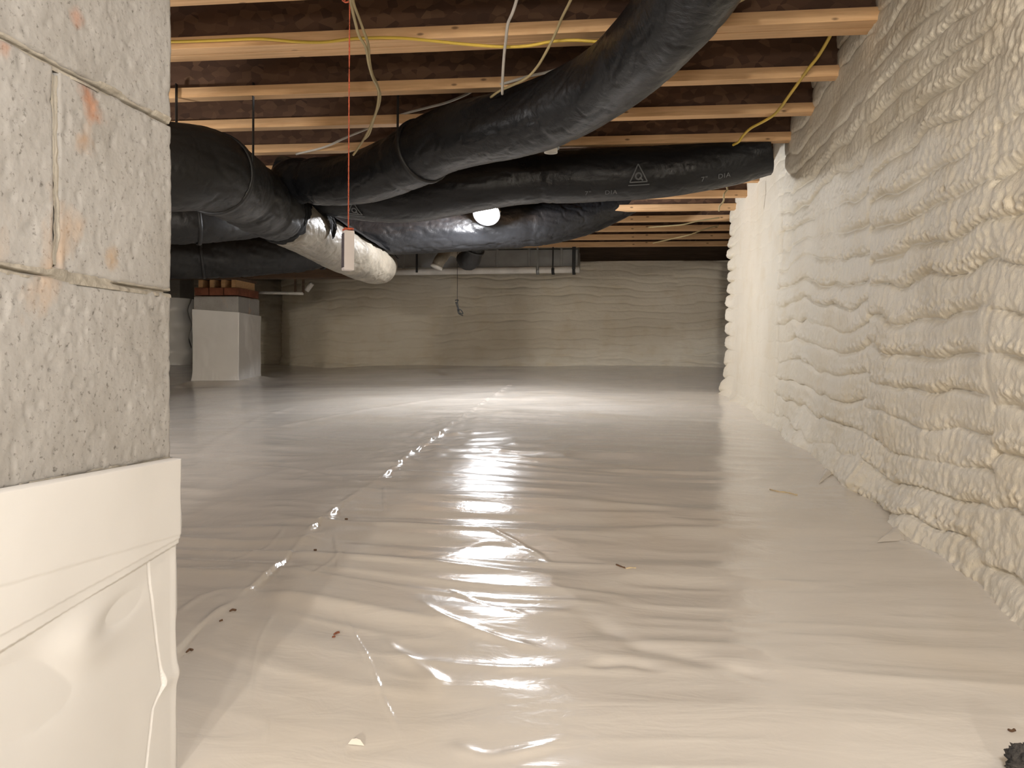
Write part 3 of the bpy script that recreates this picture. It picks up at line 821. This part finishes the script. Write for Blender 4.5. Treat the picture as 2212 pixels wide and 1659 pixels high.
# on this duct the camera side is a = -pi/2 .. ; downwards is pi. sgn chosen so that text reads left to right
SG = 1 if (Vector(f3[3][180]).dot(-FW) > 0) else -1
def ptext(fr, px, down, txt, size, parent, name='printed_text'):
    v2, f2_ = text_pts(txt, size)
    a0 = SG*(math.pi/2+down)
    w3 = on_duct(fr, s_at_px(fr, px), a0, [(x, -SG*y) for x, y in v2])
    return mesh(name, w3, f2_, M['print'], parent)
def bar2(p, q, w):
    dx, dy = q[0]-p[0], q[1]-p[1]; L = math.hypot(dx, dy); nx_, ny_ = -dy/L*w/2, dx/L*w/2
    vs_, fs = [], []
    k = 6
    for i in range(k+1):
        t_ = i/k; x, y = p[0]+dx*t_, p[1]+dy*t_
        vs_ += [(x+nx_, y+ny_), (x-nx_, y-ny_)]
        if i: b_ = 2*i; fs.append((b_-2, b_-1, b_+1, b_))
    return vs_, fs
def emblem(fr, px, down, sz, parent):
    parts = [bar2((-.5*sz, -.45*sz), (0, .5*sz), .07*sz), bar2((.5*sz, -.45*sz), (0, .5*sz), .07*sz), bar2((-.5*sz, -.45*sz), (.5*sz, -.45*sz), .07*sz),
             bar2((-.58*sz, -.62*sz), (.62*sz, -.62*sz), .06*sz)]
    for q in range(14):
        a_ = q/14*2*math.pi; b_ = (q+1)/14*2*math.pi
        parts.append(bar2((.17*sz*math.cos(a_), -.14*sz+.17*sz*math.sin(a_)), (.17*sz*math.cos(b_), -.14*sz+.17*sz*math.sin(b_)), .09*sz))
    parts.append(bar2((.06*sz, -.2*sz), (.25*sz, -.38*sz), .08*sz))
    a0 = SG*(math.pi/2+down)
    for pz in [None]:
        V_, F_ = [], []
        for v2, f2_ in parts:
            b_ = len(V_); V_ += v2; F_ += [tuple(b_+i for i in f) for f in f2_]
        w3 = on_duct(fr, s_at_px(fr, px), a0, [(x, -SG*y) for x, y in V_])
        mesh('printed_emblem', w3, F_, M['print'], parent)
for px_, dn_, tx_ in ((1268, .95, '7"'), (1318, .95, 'DIA'), (1508, .80, '7"'), (1548, .80, 'DIA')): ptext(f3, px_, dn_, tx_, .030, d3)
emblem(f3, 1375, .22, .078, d3)
emblem(f3, 787, .72, .070, d3)

# small pale collar under the big duct and scrap above the junction
cp = at(1190, 318, d=2.95)
t_ = tag(empty('duct_collar', tuple(cp)), 'small pale crescent shaped metal collar poking out under the big curved duct', 'collar')
for k, (rr_, hh) in enumerate(((.024, .020), (.030, .006))):
    th = np.linspace(0, 2*math.pi, 40, endpoint=False)
    G = np.stack([np.stack([cp.x+q*np.cos(th), cp.y+q*np.sin(th), 0*th+z_], -1) for q, z_ in ((rr_*.9, cp.z+.03), (rr_, cp.z+.03), (rr_, cp.z-hh), (rr_*.85, cp.z-hh), (rr_*.85, cp.z+.03))], 0)
    grid('rim', G, M['pvc'] if k == 0 else M['galv'], t_, closed=True)

# ------------------------------------------------------------ FAR TRUNK DUCT, PIPE
ya = 7.1
l_, r_ = at(838, 560, Y=ya), at(1248, 555, Y=ya)
zb_, zt_ = at(1000, 578, Y=ya).z, at(1000, 540, Y=ya).z
tr = tag(empty('trunk_duct', ((l_.x+r_.x)/2, ya+.15, zb_)), 'long rectangular grey metal trunk duct high before the far foam wall', 'duct')
box('casing', ((l_.x+r_.x)/2, ya+.15, (zb_+zt_)/2), (r_.x-l_.x, .3, zt_-zb_), M['galv'], tr, bev=.006)
for i in range(6):
    box('seam', (l_.x+(r_.x-l_.x)*(i+.5)/6, ya+.15, (zb_+zt_)/2), (.022, .31, zt_-zb_+.012), M['galv'], tr, bev=.003)
box('top_flange', ((l_.x+r_.x)/2, ya+.1, zt_+.03), (r_.x-l_.x, .24, .05), M['foil'], tr, bev=.004)
pz = at(1000, 586, Y=ya-.05)
pl_, pr_ = at(838, 588, Y=ya-.05), at(1252, 582, Y=ya-.05)
pp = tag(empty('drain_pipe', ((pl_.x+pr_.x)/2, ya-.05, pz.z)), 'long white plastic pipe hung below the grey trunk duct', 'pipe')
tube('pipe', [(pl_.x, ya-.05, pl_.z), ((pl_.x+pr_.x)/2, ya-.05, (pl_.z+pr_.z)/2), (pr_.x, ya-.05, pr_.z)], .029, M['pvc'], pp, n=8, m=20)
for px in (1162, 1195, 1240):
    q = at(px, 585, Y=ya-.05)
    tube('pipe_clamp', [(q.x-.012, ya-.05, q.z), (q.x+.012, ya-.05, q.z)], .034, M['black_plain'] if px != 1162 else M['galv'], pp, n=3, m=20)
    box('pipe_hanger', (q.x, ya-.085, (q.z+ZC+HJ)/2+.01), (.012 if px != 1240 else .03, .004, ZC+HJ-q.z), M['galv'] if px == 1162 else M['black_plain'], pp)
q = at(903, 575, Y=ya-.05)
box('pipe_hanger', (q.x, ya-.09, q.z+.03), (.018, .006, .18), M['black_plain'], pp)
# white collar elbow
el = at(948, 575, d=6.3)
t_ = tag(empty('pipe_elbow', tuple(el)), 'short pale pipe elbow dropping from the trunk duct left of the black sag', 'pipe')
tube('elbow', [(el.x+.05, ya, zb_+.05), (el.x+.04, el.y+.25, el.z+.15), (el.x+.02, el.y, el.z+.06), (el.x-.01, el.y-.03, el.z-.01)], [.04, .04, .045, .042], M['foil'], t_, n=14, m=24)
tube('rim', [(el.x-.008, el.y-.03, el.z-.003), (el.x-.013, el.y-.033, el.z-.018)], .047, M['pvc'], t_, n=3, m=24)
# conduit by the far pier
ca, cb = at(556, 632, Y=6.9), at(655, 634, Y=6.9)
t_ = tag(empty('conduit', tuple((ca+cb)/2)), 'short bright white horizontal pipe right of the far wrapped pier', 'pipe')
tube('pipe', [tuple(ca), tuple((ca+cb)/2), tuple(cb)], .013, M['pvc'], t_, n=6, m=14)
for px in (638, 655):
    q = at(px, 633, Y=6.9); box('pipe_hanger', (q.x, q.y, (q.z+ZC+HJ)/2), (.02, .01, ZC+HJ-q.z), M['darkwood'], t_)
tube('fitting', [tuple(at(662, 628, Y=6.9)), tuple(at(674, 612, Y=6.9))], .022, M['pvc'], t_, n=4, m=14)
# girder over the far pier
gz0 = ztop+.16
gd = tag(empty('girder', (-3.6, (fy0+fy1)/2, gz0)), 'dark built-up wooden girder resting on the far wrapped pier', 'beam')
for i in range(3):
    box('plank', (-4.3, (fy0+fy1)/2-.045+.045*i, (gz0+ZC+HJ)/2), (4.2, .041, ZC+HJ-gz0-.002), M['darkwood'], gd)

# ------------------------------------------------------------ LAMP
LP = at(1051, 461, d=4.97)
lampd = Vector((.0, -.75, -.66)).normalized()
wl = tag(empty('work_light', tuple(LP)), 'glaring cool white LED work light clamped under the joists mid photo', 'lamp')
rot = lampd.to_track_quat('-Z', 'Y').to_matrix()
def obox(name, c, s, mat, parent):
    v, f = box_vf((0, 0, 0), s); v = [tuple(LP+rot@(Vector(p)+Vector(c))) for p in v]
    return mesh(name, v, f, mat, parent)
def disc(name, r1, z_a, z_b, mat, r0_=0.0, par=None):
    th = np.linspace(0, 2*math.pi, 48, endpoint=False)
    prof = [(r0_, z_a), (r1, z_a), (r1, z_b), (r0_, z_b)]
    if r0_: prof.append((r0_, z_a))
    G = np.array([[tuple(LP+rot@Vector((r*math.cos(a_), r*math.sin(a_), z_))) for a_ in th] for r, z_ in prof])
    o = grid(name, G, mat, par or wl, closed=True); o.data.polygons.foreach_set('use_smooth', [False]*len(o.data.polygons)); return o
disc('housing', .080, .002, .030, M['black_plain'])
disc('bezel', .082, -.006, .004, M['black_plain'], .071)
disc('led_panel', .071, -.002, .003, M['led'])
tube('bracket', [tuple(LP+rot@Vector((-.084, 0, .015))), tuple(LP+Vector((-.09, .04, .07))), tuple(LP+Vector((0, .05, .095))), tuple(LP+Vector((.09, .04, .07))), tuple(LP+rot@Vector((.084, 0, .015)))], .005, M['galv'], wl, n=30, m=8)
tube('hook', [tuple(LP+Vector((0, .05, .09))), tuple(LP+Vector((0, .05, .125)))], .004, M['galv'], wl, n=4, m=8)
lamp('led_light', 'POINT', tuple(LP+lampd*.075), 36.0, (.97, .97, 1.0), .03)

# ------------------------------------------------------------ CABLES
def cable(name, pts, r, mat, label, cat='cable', n=60, group=None):
    P = [tuple(at(p[0], p[1], d=p[2])) for p in pts]
    o, _ = tube(name, P, r, mat, None, n=n, m=8)
    return tag(o, label, cat, group)
yj = JA.y-.056-.052
def onj(px, py, dy=0): 
    p = at(px, py, Y=1); # depth along joist face
    v = ray(px, py); t_ = None
    # plane through the joist face
    a_ = math.tan(JYAW); t_ = (yj-dy-JA.x*a_)/(v.y-a_*v.x); return (px, py, t_)
cable('power_cable', [onj(330, 90, .01), onj(375, 90, .01), onj(470, 87, .01), onj(560, 84, .01), onj(640, 90, .012), onj(700, 91, .012), onj(770, 83, .01), onj(860, 82, .012), onj(940, 89, .02), onj(1010, 96, .02), onj(1085, 101, .02), onj(1140, 99, .02), onj(1190, 90, .012), onj(1240, 87, .012), onj(1300, 90, .01), onj(1400, 88, .01)], .0048, M['yellow'], 'yellow power cable snaking along the doubled joist', n=160)
cable('power_cable', [(750, -60, 2.0), (757, 0, 2.18), (768, 50, 2.3), (776, 78, 2.36), (790, 102, 2.42), (797, 140, 2.52), (806, 170, 2.62), (815, 188, 2.7), (818, 205, 2.76), (814, 235, 2.85), (806, 258, 2.93), (792, 290, 3.05), (775, 318, 3.2), (763, 335, 3.25)], .0042, M['tan'], 'left of two tan cables looping down near the orange string', n=120, group=None)
cable('power_cable', [(755, -60, 2.0), (762, 0, 2.18), (775, 38, 2.28), (786, 68, 2.36), (795, 95, 2.42), (798, 130, 2.5), (804, 160, 2.6), (815, 183, 2.7), (821, 205, 2.78), (819, 225, 2.84), (812, 245, 2.9), (806, 262, 2.95), (798, 288, 3.05), (788, 300, 3.1)], .0042, M['tan'], 'right of two tan cables looping down near the orange string', n=120)
cable('power_cable', [(1125, -40, 2.1), (1116, 0, 2.2), (1107, 28, 2.26), (1097, 52, 2.33), (1093, 85, 2.4), (1089, 120, 2.48), (1086, 165, 2.58), (1085, 203, 2.68)], .0045, M['white_cable'], 'grey white cable hanging straight down onto the big black duct')
cable('power_cable', [(1250, -40, 2.1), (1233, 0, 2.2), (1213, 40, 2.3), (1200, 72, 2.38), (1180, 112, 2.46), (1160, 145, 2.54), (1138, 168, 2.6), (1105, 185, 2.68), (1080, 196, 2.74), (1060, 210, 2.8)], .0042, M['tan'], 'yellowish cable slanting down left behind the big black duct')
cable('power_cable', [(640, 333, 3.9), (700, 318, 3.8), (745, 298, 3.7), (800, 275, 3.6), (860, 250, 3.45), (925, 232, 3.35), (966, 221, 3.25), (1005, 205, 3.15), (1030, 193, 3.05), (1090, 180, 2.95), (1140, 165, 2.9), (1190, 154, 2.85), (1260, 130, 2.8)], .0050, M['white_cable'], 'long pale cable running diagonally under the joists behind the big duct', n=100)
cable('power_cable', [(1800, 60, 2.5), (1797, 70, 2.52), (1782, 98, 2.6), (1765, 125, 2.68), (1745, 150, 2.76), (1720, 185, 2.9), (1700, 213, 3.0), (1688, 230, 3.08), (1672, 248, 3.2), (1650, 262, 3.28), (1622, 277, 3.38), (1606, 292, 3.46), (1596, 306, 3.5), (1584, 313, 3.56)], .0055, M['yellow'], 'yellow cable slanting across the joists by the right foam wall', n=120)
cable('power_cable', [(1535, 40, 2.1), (1552, 27, 2.15), (1575, 14, 2.18), (1598, 2, 2.2), (1640, -20, 2.2)], .0045, M['tan'], 'short yellowish cable emerging right of the big duct at the top edge')
cable('wire', [(1569, 402, 4.3), (1571, 410, 4.3), (1564, 420, 4.3), (1563, 434, 4.32), (1555, 445, 4.34), (1553, 456, 4.36)], .0045, M['tan'], 'short crooked wire hanging at the right end of the printed duct', 'wire')
cable('wire', [(1400, 491, 5.55), (1440, 488, 5.55), (1475, 485, 5.55), (1505, 478, 5.55), (1530, 474, 5.55), (1554, 470, 5.55)], .0045, M['tan'], 'pale wire sagging below the far joists near the foam corner', 'wire')
cable('wire', [(1410, 525, 5.7), (1460, 514, 5.7), (1490, 507, 5.7), (1520, 496, 5.75), (1552, 487, 5.8)], .0040, M['tan'], 'thin lower wire slanting under the farthest joists', 'wire')
# dangling thin wire with twisted end
t_ = tag(empty('dangling_wire', tuple(at(988, 600, d=6.0))), 'thin black wire dangling before the far wall, twisted loops at its end', 'wire')
tube('strand', [tuple(at(988, 482, d=6.0)), tuple(at(988, 610, d=6.0)), tuple(at(988, 648, d=6.0))], .0018, M['black_plain'], t_, n=8, m=6)
for lst in ([(983, 649), (990, 648), (986, 656), (990, 668), (993, 678)], [(984, 652), (988, 664), (990, 676), (996, 680), (1000, 682)], [(989, 668), (996, 670), (1000, 678), (993, 676)], [(988, 648), (989, 660), (992, 672)]):
    tube('twist', [tuple(at(x, y, d=6.0+.01*(i % 2))) for i, (x, y) in enumerate(lst)], .0034, M['black_plain'], t_, n=20, m=6)

# ------------------------------------------------------------ HANGING BOX ON ORANGE STRING
dS = (HJ*F)/(780.)*.985
st = at(755.5, 0, d=dS); sb = at(753, 492, d=dS)
sb = Vector((st.x, st.y, sb.z))
o, _ = tube('string', [(st.x, st.y, st.z+.08), (st.x, st.y, (st.z+sb.z)/2), (st.x+.0005, st.y, sb.z-.004)], .0016, M['cord'], None, n=120, m=8, disp=lambda S, T: .0005*np.sin(S*900+T*2))
tag(o, 'taut orange mason string hanging straight down from the joists', 'string')
kb = st+Vector((-.008, -.012, .0))
o, _ = tube('string_knot', [tuple(at(740, 1, d=dS-.02)), tuple(at(747, 5, d=dS-.03)), tuple(at(755, 2, d=dS-.03)), tuple(at(748, -3, d=dS-.02)), tuple(at(742, 4, d=dS-.02))], .0022, M['cord'], None, n=30, m=8)
tag(o, 'orange knot tying the hanging string at the top edge', 'string')
bz1 = sb.z-.006; bz0 = at(755, 583, d=dS).z
hb_ = bz1-bz0
bt = tag(empty('hanging_box', (st.x, st.y, bz0)), 'slim white plastic block with grey side hanging on the orange string', 'box')
rzb = math.radians(34)
bx = box('body', (st.x, st.y, (bz0+bz1)/2), (.028, .030, hb_), M['whitebox'], bt, rz=rzb, bev=.003)
nv = Vector((-math.cos(rzb), -math.sin(rzb), 0))
side = box('grey_side', tuple(Vector((st.x, st.y, (bz0+bz1)/2))+nv*.0142), (.0012, .026, hb_*.86), M['greyface'], bt, rz=rzb)
side['label'] = 'glossy grey side face'
tube('cord_wrap', [(st.x+.013*math.cos(q), st.y+.013*math.sin(q), bz1-.002+.0012*q) for q in np.linspace(0, 9, 14)], .0028, M['cord'], bt, n=60, m=6)

# ------------------------------------------------------------ LINER TABS AT THE RIGHT WALL
def tab(name, pxs, lift, label):
    P = [floorpt(x, y) for x, y in pxs]
    base = [Vector((p.x, p.y, zf(p.x, p.y)+.001)) for p in P]
    apex = (base[0]+base[1]+base[2])/3+Vector((0, 0, lift))
    vs_, fs = [], []
    k = 8
    tri = [(base[0], base[1]), (base[1], base[2]), (base[2], base[0])]
    for a_, b_ in tri:
        o_ = len(vs_)
        for i in range(k+1):
            e = a_.lerp(b_, i/k); mid_ = e.lerp(apex, .5)+Vector((0, 0, .003))
            vs_ += [tuple(e), tuple(mid_), tuple(apex)]
            if i:
                q = o_+3*i; fs += [(q-3, q, q+1, q-2), (q-2, q+1, q+2, q-1)]
    o = mesh(name, vs_, fs, M['liner'], None, smooth=True)
    tag(o, label, 'flap')
    return o
tab('liner_flap', [(1768, 1046), (1788, 1003), (1800, 1022)], .007, 'small shiny pinched plastic flap at the foam foot, farther of two')
tab('liner_flap', [(1893, 1170), (1950, 1122), (1953, 1166)], .006, 'larger triangular plastic flap at the foam foot, nearer of two')
tab('liner_flap', [(751, 1605), (770, 1598), (787, 1608)], .007, 'tiny bright pinched tip in the floor sheet near the bottom edge')

# ------------------------------------------------------------ DEBRIS
def scrap(name, pxs, r, mat, label, cat='debris'):
    P = [floorpt(x, y) for x, y in pxs]
    P = [(p.x, p.y, zf(p.x, p.y)+r*.8) for p in P]
    o, _ = tube(name, P, r, mat, None, n=14, m=6, disp=lambda S, T: r*.3*np.sin(S*300+T*2)); tag(o, label, cat)
scrap('wood_sliver', [(1331, 1214), (1341, 1217), (1350, 1220)], .0016, M['debris'], 'dark wood sliver on the sheet right of centre')
scrap('wood_sliver', [(1352, 1221), (1362, 1220), (1374, 1221)], .0013, M['straw'], 'pale wood sliver touching the dark one right of centre')
scrap('thread', [(1663, 1062), (1680, 1067), (1700, 1069), (1722, 1074)], .0018, M['straw'], 'pale curved thread on the sheet near the right foam wall')
scrap('wood_sliver', [(403, 1402), (410, 1397), (416, 1399)], .0018, M['debris'], 'dark curl beside the seam at the lower left')
scrap('wood_sliver', [(497, 1320), (503, 1316), (510, 1316)], .0018, M['debris'], 'dark chip beside the seam, upper of the left chips')
scrap('wood_sliver', [(474, 1342), (481, 1340)], .0015, M['debris'], 'tiny dark chip beside the seam, between the two left ones')
scrap('wood_sliver', [(745, 1125), (751, 1125)], .002, M['debris'], 'tiny dark chip right of the seam in mid floor')
scrap('wood_sliver', [(678, 1184), (684, 1184)], .002, M['debris'], 'tiny dark chip just right of the seam bend')
scrap('crumb', [(722, 1358), (728, 1354), (733, 1352)], .0018, M['brick'], 'reddish crumb streak on the sheet, upper of two', 'crumb')
scrap('crumb', [(718, 1366), (724, 1364)], .0016, M['brick'], 'reddish crumb on the sheet, lower of two', 'crumb')
scrap('crumb', [(2178, 1580), (2185, 1583), (2192, 1580)], .0016, M['debris'], 'small dark crescent crumb at the lower right', 'crumb')
# dark fuzzy tuft in the bottom right corner
fpt = floorpt(2232, 1685)
n, m = 48, 40
TH, PH = np.meshgrid(np.linspace(0, 2*math.pi, n, endpoint=False), np.linspace(0, math.pi, m), indexing='xy')
R = .025*(1+.25*fbm(np.cos(TH)*np.sin(PH)*3, np.sin(TH)*np.sin(PH)*3, np.cos(PH)*3, 9, 4, .7))
G = np.stack([fpt.x+R*np.cos(TH)*np.sin(PH), fpt.y+R*np.sin(TH)*np.sin(PH), zf(fpt.x, fpt.y)+.016+.8*R*np.cos(PH)], -1)
tag(grid('lint_tuft', G, M['dust'], None, closed=True), 'dark grey fuzzy tuft cut off by the bottom right corner', 'lint')
